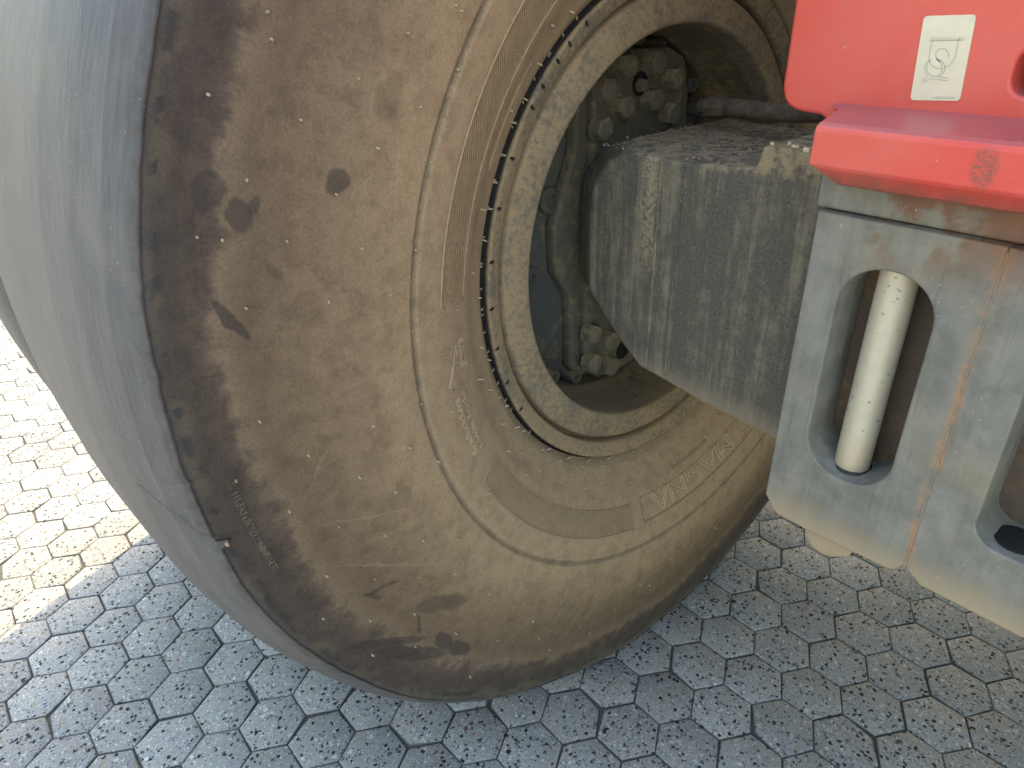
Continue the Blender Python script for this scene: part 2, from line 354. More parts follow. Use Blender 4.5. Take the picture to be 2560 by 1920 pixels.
def m_block():
    t = NT('worn_grey_cast_iron')
    q = t.xyz(t.pos())
    fine = t.noise(380, 4, .7)
    n1 = t.noise(38, 6, .65)
    n0 = t.noise(7, 4, .6)
    s1 = t.noise(1., 5, .6, t.vec(t.math('MULTIPLY', q[0], 60.), t.math('MULTIPLY', q[1], 60.), t.math('MULTIPLY', q[2], 5.)))
    col = t.mix(t.rng(t.math('ADD', t.math('MULTIPLY', n1, .6), t.math('MULTIPLY', s1, .4)), .34, .66), (.128, .123, .110), (.205, .197, .176))
    col = t.mix(t.math('MULTIPLY', t.rng(n0, .45, .7), .6), col, (.225, .205, .138))
    v = t.math('MULTIPLY_ADD', fine, .3, .85)
    col = t.mix(1., col, t.vec(v, v, v), 'MULTIPLY')
    s3 = t.noise(1., 4, .6, t.vec(t.math('MULTIPLY', q[0], 120.), t.math('MULTIPLY', q[1], 120.), t.math('MULTIPLY', q[2], 9.)))
    col = t.mix(t.math('MULTIPLY', t.rng(s3, .55, .75), .45), col, (.085, .082, .072))
    # tan mud thrown up along the bottom
    low = t.math('ADD', q[2], t.math('MULTIPLY', t.math('SUBTRACT', n1, .5), .06))
    col = t.mix(t.math('MULTIPLY', t.rng(low, .590, .645, 1., 0.), .68), col, (.37, .275, .165))
    # rust running down beside the welded seam
    rx = t.math('ADD', q[0], t.math('MULTIPLY', t.math('SUBTRACT', s1, .5), .035))
    seam = t.math('MULTIPLY', t.rng(rx, .430, .4365), t.rng(rx, .4425, .4380, 0, 1.))
    col = t.mix(t.math('MULTIPLY', seam, t.rng(n1, .35, .62)), col, t.mix(n1, (.19, .10, .06), (.34, .22, .13)))
    up = t.rng(t.math('ADD', q[2], t.math('MULTIPLY', n0, .05)), .905, .975)
    rust = t.math('MULTIPLY', up, t.rng(t.math('ADD', t.noise(16, 5, .65), t.math('MULTIPLY', t.math('SUBTRACT', q[0], .36), 1.6)), .44, .56))
    col = t.mix(t.math('MULTIPLY', rust, .9), col, t.mix(n1, (.095, .045, .028), (.22, .105, .06)))
    # pale nicks
    nk = t.math('MULTIPLY', t.rng(t.vor(120, t.vmath('ADD', t.pos(), t.vmath('SCALE', t.noise(90, 3, col=True), .01))), .07, .12, 1., 0.), t.math('GREATER_THAN', t.noise(35, 2), .56))
    col = t.mix(t.math('MULTIPLY', nk, .55), col, (.40, .39, .34))
    return t.finish(col, .68, fine, .35, .0009, .35)


def m_red():
    t = NT('faded_red_paint')
    q = t.xyz(t.pos())
    n0 = t.noise(8, 4, .6)
    n1 = t.noise(45, 6, .65)
    fine = t.noise(500, 4, .7)
    col = t.mix(t.rng(n0, .3, .7), (.55, .058, .044), (.57, .092, .072))
    col = t.mix(t.math('MULTIPLY', t.rng(n1, .55, .75), .35), col, (.48, .15, .13))
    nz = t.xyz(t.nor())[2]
    col = t.mix(t.math('MULTIPLY', t.rng(nz, .6, .95), t.math('MULTIPLY_ADD', n1, .5, .35)), col, (.27, .115, .13))  # up-facing red turned purplish: sky sheen painted in, with settled dust
    low = t.math('ADD', q[2], t.math('MULTIPLY', t.math('SUBTRACT', n1, .5), .035))
    dirt = t.math('MULTIPLY', t.rng(low, .962, .982, 1., 0.), t.rng(fine, .3, .6))
    col = t.mix(t.math('MULTIPLY', dirt, .85), col, (.17, .10, .07))
    chipm = t.math('MULTIPLY', t.rng(t.vor(70, t.vmath('ADD', t.pos(), t.vmath('SCALE', t.noise(80, 3, col=True), .014))), .05, .09, 1., 0.), t.math('GREATER_THAN', t.noise(22, 2), .57))
    col = t.mix(t.math('MULTIPLY', chipm, .6), col, (.42, .30, .27))
    # one scuffed smear of black grease on the lip
    d = t.vmath('LENGTH', t.vec(t.math('MULTIPLY', t.math('SUBTRACT', q[0], .4155), 90.), 0., t.math('MULTIPLY', t.math('SUBTRACT', q[2], .9935), 62.)), None, 1)
    sm = t.math('MULTIPLY', t.rng(t.math('ADD', d, t.math('MULTIPLY', t.math('SUBTRACT', n1, .5), 1.4)), .55, 1., 1., 0.), t.rng(fine, .35, .6))
    col = t.mix(t.math('MULTIPLY', sm, .75), col, (.12, .06, .05))
    return t.finish(col, .4, fine, .08, .0006, .45)


def m_rod():
    t = NT('galvanised_bar')
    n1 = t.noise(70, 5, .65)
    q = t.xyz(t.pos())
    col = t.mix(n1, (.40, .365, .29), (.56, .515, .415))
    sp = t.math('MULTIPLY', t.rng(t.vor(125, t.vmath('ADD', t.pos(), t.vmath('SCALE', t.noise(120, 3, col=True), .008))), .13, .21, 1., 0.), t.math('GREATER_THAN', t.noise(45, 2), .48))
    col = t.mix(t.math('MULTIPLY', sp, .7), col, (.16, .15, .12))
    lo = t.rng(t.math('ADD', q[2], t.math('MULTIPLY', n1, .03)), .70, .745, 1., 0.)
    col = t.mix(t.math('MULTIPLY', lo, .55), col, (.50, .40, .26))
    return t.finish(col, .45, n1, .15, .001, .5, .25)


def m_sticker():
    t = NT('dirty_white_vinyl')
    col = t.mix(t.noise(60, 5, .7), (.54, .485, .37), (.68, .62, .48))
    st = t.rng(t.noise(35, 4, .6), .60, .75)
    col = t.mix(t.math('MULTIPLY', st, .4), col, (.42, .37, .28))
    return t.finish(col, .5, None, spec=.35)

# ------------------------------------------------------------------ object helpers
import numpy as np


def put(name, mesh, mat=None, parent=None, **props):
    if mat is not None:
        mesh.materials.clear()
        for m in (mat if isinstance(mat, (list, tuple)) else [mat]):
            mesh.materials.append(m)
    o = bpy.data.objects.new(name, mesh)
    COL.objects.link(o)
    if parent is not None:
        o.parent = parent
    for k, v in props.items():
        o[k] = v
    return o


def empty(name, parent=None, **props):
    o = bpy.data.objects.new(name, None)
    o.empty_display_size = .1
    COL.objects.link(o)
    if parent is not None:
        o.parent = parent
    for k, v in props.items():
        o[k] = v
    return o


def mesh_from(name, v, f, smooth=False):
    me = bpy.data.meshes.new(name)
    me.from_pydata(v, [], f)
    me.update()
    if smooth:
        me.polygons.foreach_set('use_smooth', [True] * len(me.polygons))
    return me


def from_bm(name, bm, smooth=False):
    bmesh.ops.recalc_face_normals(bm, faces=bm.faces)
    me = bpy.data.meshes.new(name)
    bm.to_mesh(me)
    bm.free()
    if smooth:
        me.polygons.foreach_set('use_smooth', [True] * len(me.polygons))
    return me


def lathe(name, prof, seg=360, smooth=True, wob=0.):
    """prof: (x, r) pairs turned about the axle"""
    v, f = [], []
    n = len(prof)
    for i in range(seg):
        a = 2 * math.pi * i / seg
        for j, (x, r) in enumerate(prof):
            w = wob * noise.noise(Vector((math.cos(a) * 6, math.sin(a) * 6, j * .35)))
            v.append((x + w, (r + w) * math.cos(a), H + (r + w) * math.sin(a)))
    for i in range(seg):
        k = (i + 1) % seg
        for j in range(n - 1):
            f.append((i * n + j, k * n + j, k * n + j + 1, i * n + j + 1))
    return mesh_from(name, v, f, smooth)


def loft(name, rings, bevel=0., segs=2, smooth=False):
    """closed rings of equal length joined in order, both ends capped"""
    bm = bmesh.new()
    vs = [[bm.verts.new(p) for p in ring] for ring in rings]
    n = len(rings[0])
    for a, b in zip(vs, vs[1:]):
        for i in range(n):
            bm.faces.new((a[i], a[(i + 1) % n], b[(i + 1) % n], b[i]))
    bm.faces.new(vs[0])
    bm.faces.new(list(reversed(vs[-1])))
    bmesh.ops.recalc_face_normals(bm, faces=bm.faces)
    if bevel:
        ed = [e for e in bm.edges if len(e.link_faces) == 2 and e.calc_face_angle(0) > .35]
        bmesh.ops.bevel(bm, geom=ed, offset=bevel, segments=segs, profile=.5, affect='EDGES', clamp_overlap=True)
    return from_bm(name, bm, smooth)


def prism(name, poly, axis, d0, d1, bevel=0., segs=2):
    def P(a, b, d):
        return (d, a, b) if axis == 'x' else (a, d, b) if axis == 'y' else (a, b, d)
    return loft(name, [[P(a, b, d0) for a, b in poly], [P(a, b, d1) for a, b in poly]], bevel, segs)


def rounded(x0, x1, z0, z1, r, n=6):
    out = []
    for cx, cz, a0 in ((x1 - r, z1 - r, 0), (x0 + r, z1 - r, 90), (x0 + r, z0 + r, 180), (x1 - r, z0 + r, 270)):
        for i in range(n + 1):
            a = R(a0 + 90 * i / n)
            out.append((cx + r * math.cos(a), cz + r * math.sin(a)))
    return out


def plate(name, loops, y0, y1, bevel=.003):
    """flat plate in the XZ plane with holes: first loop the outline, the others cut through; bevelled rims"""
    cu = bpy.data.curves.new(name, 'CURVE')
    cu.dimensions = '2D'
    cu.fill_mode = 'BOTH'
    for lp in loops:
        sp = cu.splines.new('POLY')
        sp.points.add(len(lp) - 1)
        for q, (a, b) in zip(sp.points, lp):
            q.co = (a, b, 0, 1)
        sp.use_cyclic_u = True
    cu.extrude = (y1 - y0) / 2 - bevel
    cu.bevel_depth = bevel
    cu.bevel_resolution = 2
    cu.offset = -bevel
    ob = bpy.data.objects.new(name, cu)
    COL.objects.link(ob)
    dg = bpy.context.evaluated_depsgraph_get()
    dg.update()
    me = bpy.data.meshes.new_from_object(ob.evaluated_get(dg))
    bpy.data.objects.remove(ob)
    bpy.data.curves.remove(cu)
    me.transform(Matrix(((1, 0, 0, 0), (0, 0, -1, (y0 + y1) / 2), (0, 1, 0, 0), (0, 0, 0, 1))))
    me.name = name
    return me


def tubes(name, paths, rad, sides=5, smooth=True):
    """several thin tubes in one mesh; paths are lists of 3-D points"""
    v, f = [], []
    for path in paths:
        pts = [Vector(p) for p in path]
        if len(pts) < 2:
            continue
        rr = rad if not callable(rad) else None
        base = len(v)
        for i, p in enumerate(pts):
            d = (pts[min(i + 1, len(pts) - 1)] - pts[max(i - 1, 0)]).normalized()
            a = d.cross(Vector((1, 0, 0)) if abs(d.x) < .9 else Vector((0, 0, 1))).normalized()
            b = d.cross(a)
            q = rr if rr is not None else rad(i / (len(pts) - 1))
            for k in range(sides):
                an = 2 * math.pi * k / sides
                v.append(p + (a * math.cos(an) + b * math.sin(an)) * q)
        for i in range(len(pts) - 1):
            for k in range(sides):
                f.append((base + i * sides + k, base + i * sides + (k + 1) % sides, base + (i + 1) * sides + (k + 1) % sides, base + (i + 1) * sides + k))
        f.append(tuple(base + k for k in reversed(range(sides))))
        f.append(tuple(base + (len(pts) - 1) * sides + k for k in range(sides)))
    return mesh_from(name, [tuple(p) for p in v], f, smooth)


def text_mesh(body, outline=0., extrude=0., bold=0.):
    cu = bpy.data.curves.new('lettering', 'FONT')
    cu.body = body
    cu.size = 1
    cu.resolution_u = 3
    if outline:
        cu.fill_mode = 'NONE'
        cu.bevel_depth = outline
        cu.bevel_resolution = 0
    else:
        cu.extrude = extrude
        cu.offset = bold
    ob = bpy.data.objects.new('lettering', cu)
    COL.objects.link(ob)
    dg = bpy.context.evaluated_depsgraph_get()
    dg.update()
    me = bpy.data.meshes.new_from_object(ob.evaluated_get(dg))
    bpy.data.objects.remove(ob)
    return me


# ------------------------------------------------------------------ materials
M_paver = m_paver()
M_joint = m_joint()
M_far = m_plain('distant_paving', (.30, .30, .295), (.40, .40, .39), 3, .9)
STAINS = [((-.5905, .1961), (.0078, .011), (.0085, -.006), 0.66), ((-.6768, .1814), (.0025, -.0155), (.0105, .0031), 0.66), ((-.664, .1874), (.0062, .0041), (.0015, -.0062), 0.62),
          ((-.697, .2043), (.0145, .0086), (.0047, -.0135), 0.62), ((-.7030, .0940), (.0125, -.0230), (.0048, .0040), 0.72), ((-.5264, -.3603), (.0414, -.0194), (.006, .0150), 0.48),
          ((-.5608, -.3764), (-.0011, .0199), (.0045, -.0032), 0.58), ((-.605, -.380), (.058, -.034), (-.003, -.0075), 0.66), ((-.575, -.425), (.055, -.045), (-.006, -.011), 0.66),
          ((-.527, -.437), (.010, -.022), (.010, .006), 0.66), ((-.5017, -.4714), (.0190, -.0195), (.006, .0125), 0.66), ((-.6035, -.2826), (.026, .000), (.004, -.0036), 0.55),
          ((-.660, .130), (.006, -.012), (.004, .002), 0.27), ((-.53, .26), (.012, .02), (.012, -.006), 0.23), ((-.617, -.2885), (.012, -.010), (.003, .003), 0.55)]
SCRATCHES = [((-.60, -.17), (.10, -.025), (.0006, .0022), .3), ((-.585, -.255), (.12, -.065), (.0006, .002), .34), ((-.66, -.09), (.035, .06), (.0012, -.0008), .25),
             ((-.56, -.20), (.10, .006), (0, .002), .2), ((-.45, .25), (.02, .09), (.0016, -.0005), .2), ((-.50, .20), (.03, .12), (.002, -.0005), .16), ((-.58, .06), (.02, .09), (.0016, -.0005), .16),
             ((-.47, -.33), (.12, -.03), (.0005, .002), .22)]
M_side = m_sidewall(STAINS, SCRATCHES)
M_tread = m_tread()
M_black = m_plain('black_rubber', (.010, .010, .011), (.022, .021, .021), 90, .7)
M_nib = m_plain('pale_dusty_rubber', (.27, .22, .15), (.42, .35, .24), 200, .8)
M_raise = m_plain('dusty_raised_rubber', (.29, .212, .13), (.37, .275, .172), 120, .9, .3, .1)
M_raise2 = m_plain('worn_raised_rubber', (.26, .190, .117), (.325, .240, .150), 120, .9, .3, .1)
M_raise3 = m_plain('dark_raised_rubber', (.150, .122, .095), (.20, .165, .13), 120, .9, .3, .1)
M_letter = m_plain('pale_moulded_letters', (.42, .33, .215), (.52, .41, .275), 120, .9, .3, .1)
M_rim = m_dusty('dusty_rim_steel', (.115, .100, .080), (.34, .252, .150), .32, .62, 120, .25)
M_barrel = m_dusty('rusty_rim_barrel', (.10, .082, .060), (.33, .245, .14), .34, .66, 40, .25)
M_hub = m_dusty('dark_hub_iron', (.066, .070, .068), (.25, .20, .12), .50, .84, 50, .45)
M_knuckle = m_dusty('dusty_knuckle_iron', (.090, .086, .070), (.31, .24, .14), .46, .80, 60, .4)
M_bolt = m_dusty('dusty_bolt_steel', (.115, .108, .085), (.36, .28, .165), .46, .80, 80, .4)
M_beam = m_beam()
M_block = m_block()
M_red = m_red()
M_rod = m_rod()
M_sticker = m_sticker()
M_print = m_plain('faded_print', (.36, .34, .29), (.46, .43, .36), 80, .6, 0)
M_pocket = m_dusty('grimy_pocket_iron', (.065, .048, .036), (.18, .12, .07), .44, .82, 45, .3)
M_under = m_plain('grey_chassis_paint', (.20, .20, .19), (.28, .275, .26), 20, .7)
M_hose = m_plain('brown_rubber_hose', (.055, .042, .034), (.115, .09, .07), 70, .75)
M_grime = m_plain('black_grime', (.02, .019, .018), (.05, .045, .04), 200, .8)
M_hole = m_plain('dark_bore', (.008, .008, .008), (.015, .014, .013), 50, .9)
M_grit = m_plain('brown_grit', (.10, .085, .07), (.26, .22, .17), 300, .9)
M_crumb = m_plain('pale_crumb', (.50, .42, .27), (.68, .60, .42), 200, .9)

# ------------------------------------------------------------------ pavement
# three-celled concrete stones on a 10 cm hexagonal grid
LA = Vector((.0864, .0504))
LB = Vector((.0869, -.0496))
LO = Vector((.1130, .2509))
la = (LA + LB).normalized()          # clean up to an exact hexagonal lattice
rot60 = lambda v, d: Vector((v.x * math.cos(R(d)) - v.y * math.sin(R(d)), v.x * math.sin(R(d)) + v.y * math.cos(R(d))))
LA = rot60(la, 30) * .1
LB = rot60(la, -30) * .1


def hexc(i, j):
    return LO + LA * i + LB * j


pavement = put('pavement', mesh_from('pavement', [(-8.2, -4.7, -.0062), (3.7, -4.7, -.0062), (3.7, 5.7, -.0062), (-8.2, 5.7, -.0062)], [(0, 1, 2, 3)]), M_joint, kind='structure')
far = 400
put('ground', mesh_from('ground', [(-far, -far, -.03), (far, -far, -.03), (far, far, -.03), (-far, far, -.03)], [(0, 1, 2, 3)]), M_far, kind='structure')


def offset_poly(poly, ds):
    n = len(poly)
    out = []
    for i in range(n):
        p0, p1, p2 = poly[i - 1], poly[i], poly[(i + 1) % n]
        d1, d2 = (p1 - p0).normalized(), (p2 - p1).normalized()
        n1, n2 = Vector((-d1.y, d1.x)), Vector((-d2.y, d2.x))
        q = mgeo.intersect_line_line_2d(p0 + n1 * ds[i - 1] - d1 * 9, p1 + n1 * ds[i - 1] + d1 * 9, p1 + n2 * ds[i] - d2 * 9, p2 + n2 * ds[i] + d2 * 9)
        out.append(q if q is not None else p1 + n1 * ds[i])
    return out


def paver_mesh(kind, seed):
    """kind 0: cells (0,0)(1,0)(0,1); kind 1: cells (0,0)(0,1)(-1,1); origin at the vertex the three share"""
    rg = random.Random(seed)
    cells = [(0, 0), (1, 0), (0, 1)] if kind == 0 else [(0, 0), (0, 1), (-1, 1)]
    org = sum((LA * i + LB * j for i, j in cells), Vector((0, 0))) / 3
    offs = [(1, 1), (2, -1), (1, -2), (-1, -1), (-2, 1), (-1, 2)]
    v, f = [], []
    jit = {}

    def J(p, s):
        k = (round(p.x, 3), round(p.y, 3))
        if k not in jit:
            jit[k] = Vector((rg.uniform(-s, s), rg.uniform(-s, s)))
        return p + jit[k]
    for ci, cj in cells:
        c = LA * ci + LB * cj - org
        poly = [c + (LA * m + LB * n) / 3 for m, n in offs]
        ar = sum(poly[i - 1].x * poly[i].y - poly[i].x * poly[i - 1].y for i in range(6))
        if ar < 0:
            poly.reverse()
        inner = []
        for i in range(6):
            mid = (poly[i] + poly[(i + 1) % 6]) / 2
            nb = c + (mid - c) * 2
            inner.append(any(((LA * a + LB * b - org) - nb).length < .01 for a, b in cells))
        poly = [J(p, .0011) for p in poly]
        lo = offset_poly(poly, [0 if q else .0007 for q in inner])
        hi = offset_poly(poly, [.0042 if q else .0042 + rg.uniform(-.0005, .0008) for q in inner])
        tilt = [rg.uniform(-.0006, .0004) for _ in range(6)]
        zl = []
        for i in range(6):
            ch = rg.random()
            outer2 = (not inner[i]) and (not inner[i - 1])
            if outer2 and ch < .045:                      # knocked-off corner
                k = rg.uniform(.06, .17)
                hi[i] = hi[i].lerp(c, k)
                lo[i] = lo[i].lerp(c, k * .45)
                zl.append(-.007)
            else:
                zl.append(-.0042 if (inner[i] or inner[i - 1]) else -.0040)
        b = len(v)
        mids = []
        for i in range(6):
            v.append((lo[i].x, lo[i].y, zl[i]))
        for i in range(6):
            v.append((hi[i].x, hi[i].y, tilt[i] - .0004))
        # rounded shoulder ring slightly below the top
        for i in range(6):
            m = lo[i].lerp(hi[i], .45)
            v.append((m.x, m.y, zl[i] * .32))
        tp = []
        for i in range(6):
            k = (i + 1) % 6
            f.append((b + i, b + k, b + 12 + k, b + 12 + i))
            f.append((b + 12 + i, b + 12 + k, b + 6 + k, b + 6 + i))
            if not inner[i]:
                w = len(v)
                v.append((lo[i].x, lo[i].y, -.025))
                v.append((lo[k].x, lo[k].y, -.025))
                f.append((w, w + 1, b + k, b + i))
        f.append(tuple(b + 6 + i for i in range(6)))
    return mesh_from('paver', v, f), org


PAV = [[paver_mesh(k, 11 * k + s) for s in range(14)] for k in (0, 1)]
for kk in PAV:
    for me, _ in kk:
        me.materials.append(M_paver)
        me.polygons.foreach_set('use_smooth', [True] * len(me.polygons))
        me.set_sharp_from_angle(angle=R(50))
CI = cam.matrix_world.inverted()
K = cam_d.lens / 36.0
spots = []
for l in range(-60, 61):
    for k in range(-80, 81):
        for kind, (i0, j0) in ((0, (0, 0)), (1, (-1, 1))):
            i, j = i0 + k - 3 * l, j0 + k + 3 * l
            cells = [(i, j), (i + 1, j), (i, j + 1)] if kind == 0 else [(i, j), (i, j + 1), (i - 1, j + 1)]
            o = sum((hexc(a, b) for a, b in cells), Vector((0, 0))) / 3
            if not (-8 < o.x < 3.5 and -4.5 < o.y < 5.5):
                continue
            p = CI @ Vector((o.x, o.y, 0))
            seen = False
            if p.z < -.05:
                x, y = K * p.x / -p.z, K * p.y / -p.z
                seen = abs(x) < .56 and abs(y) < .435
            spots.append((0 if seen else 1, -p.z if p.z < 0 else 99, o, kind))
spots.sort(key=lambda s: (s[0], s[1]))
rg = random.Random(5)
rest_v, rest_f = [], []
for n, (hid, d, o, kind) in enumerate(spots):
    me, _ = PAV[kind][rg.randrange(14)]
    rx, ry, dz = rg.gauss(0, .0025), rg.gauss(0, .0025), rg.uniform(-.0009, 0)
    if n < 300 and not hid:
        ob = put('paver', me, None, pavement)
        ob.location = (o.x, o.y, dz)
        ob.rotation_euler = (rx, ry, rg.gauss(0, .0022))
    else:
        b = len(rest_v)
        rest_v += [(v.co.x + o.x, v.co.y + o.y, v.co.z + dz + v.co.y * rx - v.co.x * ry) for v in me.vertices]
        rest_f += [tuple(b + q for q in pl.vertices) for pl in me.polygons]
put('distant_pavers', mesh_from('distant_pavers', rest_v, rest_f), M_paver, pavement, kind='stuff')

# ------------------------------------------------------------------ the vehicle
veh = empty('container_handler', label='red and grey container handler standing on hexagonal pavers, its dusty slick tyre in front', category='vehicle')
wheel = empty('wheel', veh)

# ---- tyre
PR = [(.374, -.066), (.387, -.058), (.401, -.050), (.417, -.040), (.433, -.027), (.4485, -.019), (.470, -.008), (.493, 0.), (.531, .008), (.5604, .012),
      (.594, .0135), (.6244, .010), (.6646, .003), (.700, -.001), (.7346, -.003), (.760, -.004), (.774, -.006)]
_r = np.linspace(.33, .80, 941)
_x = np.interp(_r, [a for a, b in PR], [b for a, b in PR])
_x[:] = _x - .009 * np.clip((.392 - _r) / .012, 0, 1) ** 2
ker = np.hanning(41); ker /= ker.sum()
_x = np.convolve(np.pad(_x, 20, 'edge'), ker, 'valid')


def SX(r):
    return float(np.interp(r, _r, _x))


def sstep(a, b, v):
    t = np.clip((v - a) / (b - a), 0, 1)
    return t * t * (3 - 2 * t)


def box2(r, th, r0, r1, t0, t1, e=.0012):
    return sstep(r0 - e, r0 + e, r) * sstep(r1 + e, r1 - e, r) * sstep(t0 - .15, t0 + .15, th) * sstep(t1 + .15, t1 - .15, th)


def disp(r, th):
    d = -.0034 * np.exp(-((r - .5285) / .0036) ** 2) + .0016 * sstep(.536, .530, r) * sstep(.40, .50, r) - .0016 * sstep(.40, .50, r)
    d = d - .0010 * sstep(.717, .721, r)
    d = d - .0016 * box2(r, th, .4425, .486, 128, 175.0)
    d = d - .0030 * box2(r, th, .4455, .4868, -101.2, -52)
    d = d - .0034 * box2(r, th, .4135, .4215, 139.4, 156.3) - .0034 * box2(r, th, .4205, .4305, -87.9, -73.8)
    return d


def S(r, thd, h=0.):
    a = R(thd)
    return (SX(r) + float(disp(np.float64(r), np.float64(thd))) + h, r * math.cos(a), H + r * math.sin(a))


TXr = [(-.546, .774), (-.540, .790), (-.52, .810), (-.48, .823), (-.40, .827), (-.28, .827), (-.13, .818), (-.07, .808), (-.03, .795), (-.012, .782), (-.006, .774)]
GASH = [(-.062, -175.6), (-.046, -174.97), (-.0368, -174.52), (-.0255, -173.89), (-.0176, -172.51), (-.0116, -171.38), (-.0072, -170.66), (-.001, -170.4)]


def build_tyre():
    rs = np.concatenate([np.arange(.3778, .545, .0015), np.arange(.545, .76, .004), np.arange(.76, .774, .002)])
    prof = [('b', -.110, .3755), ('b', -.082, .3758), ('b', -.0755, .3766)] + [('s', 0, r) for r in rs]
    tx = np.concatenate([np.arange(-.006, -.066, -.002), np.arange(-.07, -.48, -.012), np.arange(-.48, -.546, -.006)])
    tr = np.interp(tx, [a for a, b in TXr], [b for a, b in TXr])
    prof += [('t', x, r) for x, r in zip(tx, tr)]
    prof += [('f', -.548, .76), ('f', -.555, .70), ('f', -.57, .62), ('f', -.568, .56), ('f', -.55, .48), ('f', -.50, .41), ('f', -.44, .375), ('f', -.40, .37)]
    th = np.concatenate([np.arange(-180, -177.3, .35), np.arange(-177.15, -168.6, .09), np.arange(-168.5, 179.9, .35)])
    n, m = len(th), len(prof)
    V = np.zeros((n, m, 3))
    a = np.radians(th)
    rag = np.array([noise.fractal(Vector((math.cos(q) * 9, math.sin(q) * 9, 1.3)), 1., 2.2, 5) for q in a])
    rag2 = np.array([noise.fractal(Vector((math.cos(q) * 32, math.sin(q) * 32, 7.7)), 1., 2.1, 4) for q in a])
    chip = np.clip(rag2 - .35, 0, 1) * .012
    g = np.array([(x, .79 * math.radians(t)) for x, t in GASH])
    for j, (tag, x, r) in enumerate(prof):
        rr = np.full(n, r)
        if tag == 's':
            xx = SX(r) + disp(np.full(n, r), th)
            k = float(sstep(.752, .772, r))
            xx = xx + k * (rag * .0014 - chip * .3)
            rr = rr + k * (rag * .0017 - chip * .55)
        else:
            xx = np.full(n, float(x))
            if tag == 't':
                k = float(sstep(-.045, -.006, x)) if x > -.25 else float(sstep(-.50, -.546, x))
                rr = rr + k * (rag * .0017 - chip * .55)
                w = np.array([noise.noise(Vector((x * 5, math.cos(q) * 3, math.sin(q) * 3))) for q in a])
                rr = rr + w * .003
        if tag in 'ts' and (tag == 't' and x > -.075 or tag == 's' and r > .755):
            sel = np.where((th > -176.6) & (th < -169.2))[0]
            P = np.stack([xx[sel], .79 * np.radians(th[sel])], 1)
            best = np.full(len(sel), 9.)
            side = np.zeros(len(sel))
            along = np.zeros(len(sel))
            L = 0
            for q0, q1 in zip(g, g[1:]):
                d = q1 - q0
                t = np.clip(((P - q0) @ d) / (d @ d), 0, 1)
                off = P - (q0 + t[:, None] * d)
                dist = np.hypot(off[:, 0], off[:, 1])
                up = dist < best
                best = np.where(up, dist, best)
                side = np.where(up, np.sign(d[0] * off[:, 1] - d[1] * off[:, 0]), side)
                along = np.where(up, (L + t) / (len(g) - 1), along)
                L += 1
            wid = .0016 + .0034 * along
            cut = np.clip(1 - (best / wid) ** 2, 0, 1)
            lip = np.exp(-((best - wid * 1.3) / (.004 + .006 * along)) ** 2) * (best > wid * .6) * (side < 0)
            rr[sel] += -cut * (.004 + .007 * along) + lip * (.0006 + .0020 * along)
        V[:, j, 0] = xx
        V[:, j, 1] = rr * np.cos(a)
        V[:, j, 2] = H + rr * np.sin(a)
    z = V[:, :, 2]
    near = np.clip(1 - z / .14, 0, 1) ** 2
    V[:, :, 0] += near * .006 * np.sign(V[:, :, 0] + .25)
    V[:, :, 2] = np.maximum(z, .0006 + .0005 * np.random.RandomState(1).rand(n, m))
    idx = np.arange(n * m).reshape(n, m)
    i2 = np.roll(idx, -1, 0)
    q = np.stack([idx[:, :-1], i2[:, :-1], i2[:, 1:], idx[:, 1:]], -1).reshape(-1, 4)
    mi = np.array([2 if p[0] == 'b' else 0 if p[0] == 's' else 1 if p[0] == 't' else 0 for p in prof[:-1]])
    me = bpy.data.meshes.new('tyre')
    me.vertices.add(n * m)
    me.vertices.foreach_set('co', V.reshape(-1))
    me.loops.add(q.size)
    me.loops.foreach_set('vertex_index', q.reshape(-1).astype(np.int32))
    me.polygons.add(len(q))
    me.polygons.foreach_set('loop_start', np.arange(0, q.size, 4, dtype=np.int32))
    for mm in (M_side, M_tread, M_black):
        me.materials.append(mm)
    me.polygons.foreach_set('material_index', np.tile(mi, n).astype(np.int32))
    me.polygons.foreach_set('use_smooth', [True] * len(q))
    me.update(calc_edges=True)
    me.validate()
    return me


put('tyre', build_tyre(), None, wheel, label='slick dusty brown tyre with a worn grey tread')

# ---- the outer twin of the pair, its tread just showing beyond
wheel2 = empty('wheel', veh)


def twin():
    pr = [(-.62, .36), (-.60, .42), (-.575, .52), (-.565, .62), (-.572, .70), (-.580, .765), (-.584, .790), (-.595, .812), (-.62, .826), (-.68, .833), (-.78, .835), (-.90, .834), (-1.02, .830), (-1.08, .818), (-1.108, .80), (-1.12, .78), (-1.128, .74), (-1.14, .65), (-1.135, .56), (-1.10, .45), (-1.05, .38)]
    me = lathe('tyre', pr, 300, True, .002)
    for v in me.vertices:
        v.co.z = max(v.co.z, .0006)
    for m in (M_tread, M_side):
        me.materials.append(m)
    for p in me.polygons:
        rr = math.hypot(p.center.y, p.center.z - H)
        p.material_index = 0 if rr > .775 else 1
    return me


put('tyre', twin(), None, wheel2)

# ---- moulded detail on the sidewall


def arc(r, t0, t1, h, n=None):
    n = n or max(2, int(abs(t1 - t0) / .8))
    return [S(r, t0 + (t1 - t0) * i / n, h) for i in range(n + 1)]


def spoke(r0, r1, t, h):
    return [S(r0 + (r1 - r0) * i / 10, t, h) for i in range(11)]


def hatch(r0, r1, t0, t1, dirdeg, pitch):
    d = Vector((math.cos(R(dirdeg)), math.sin(R(dirdeg))))
    nn = Vector((-d.y, d.x))
    out = []
    for k in range(-140, 141):
        run = []
        for i in range(-300, 301):
            p = nn * (k * pitch) + d * (i * .002)
            r = p.length
            t = math.degrees(math.atan2(p.y, p.x))
            if r0 < r < r1 and t0 < t < t1:
                run.append(S(r, t, .0006))
            else:
                if len(run) > 2:
                    out.append(run)
                run = []
    return out


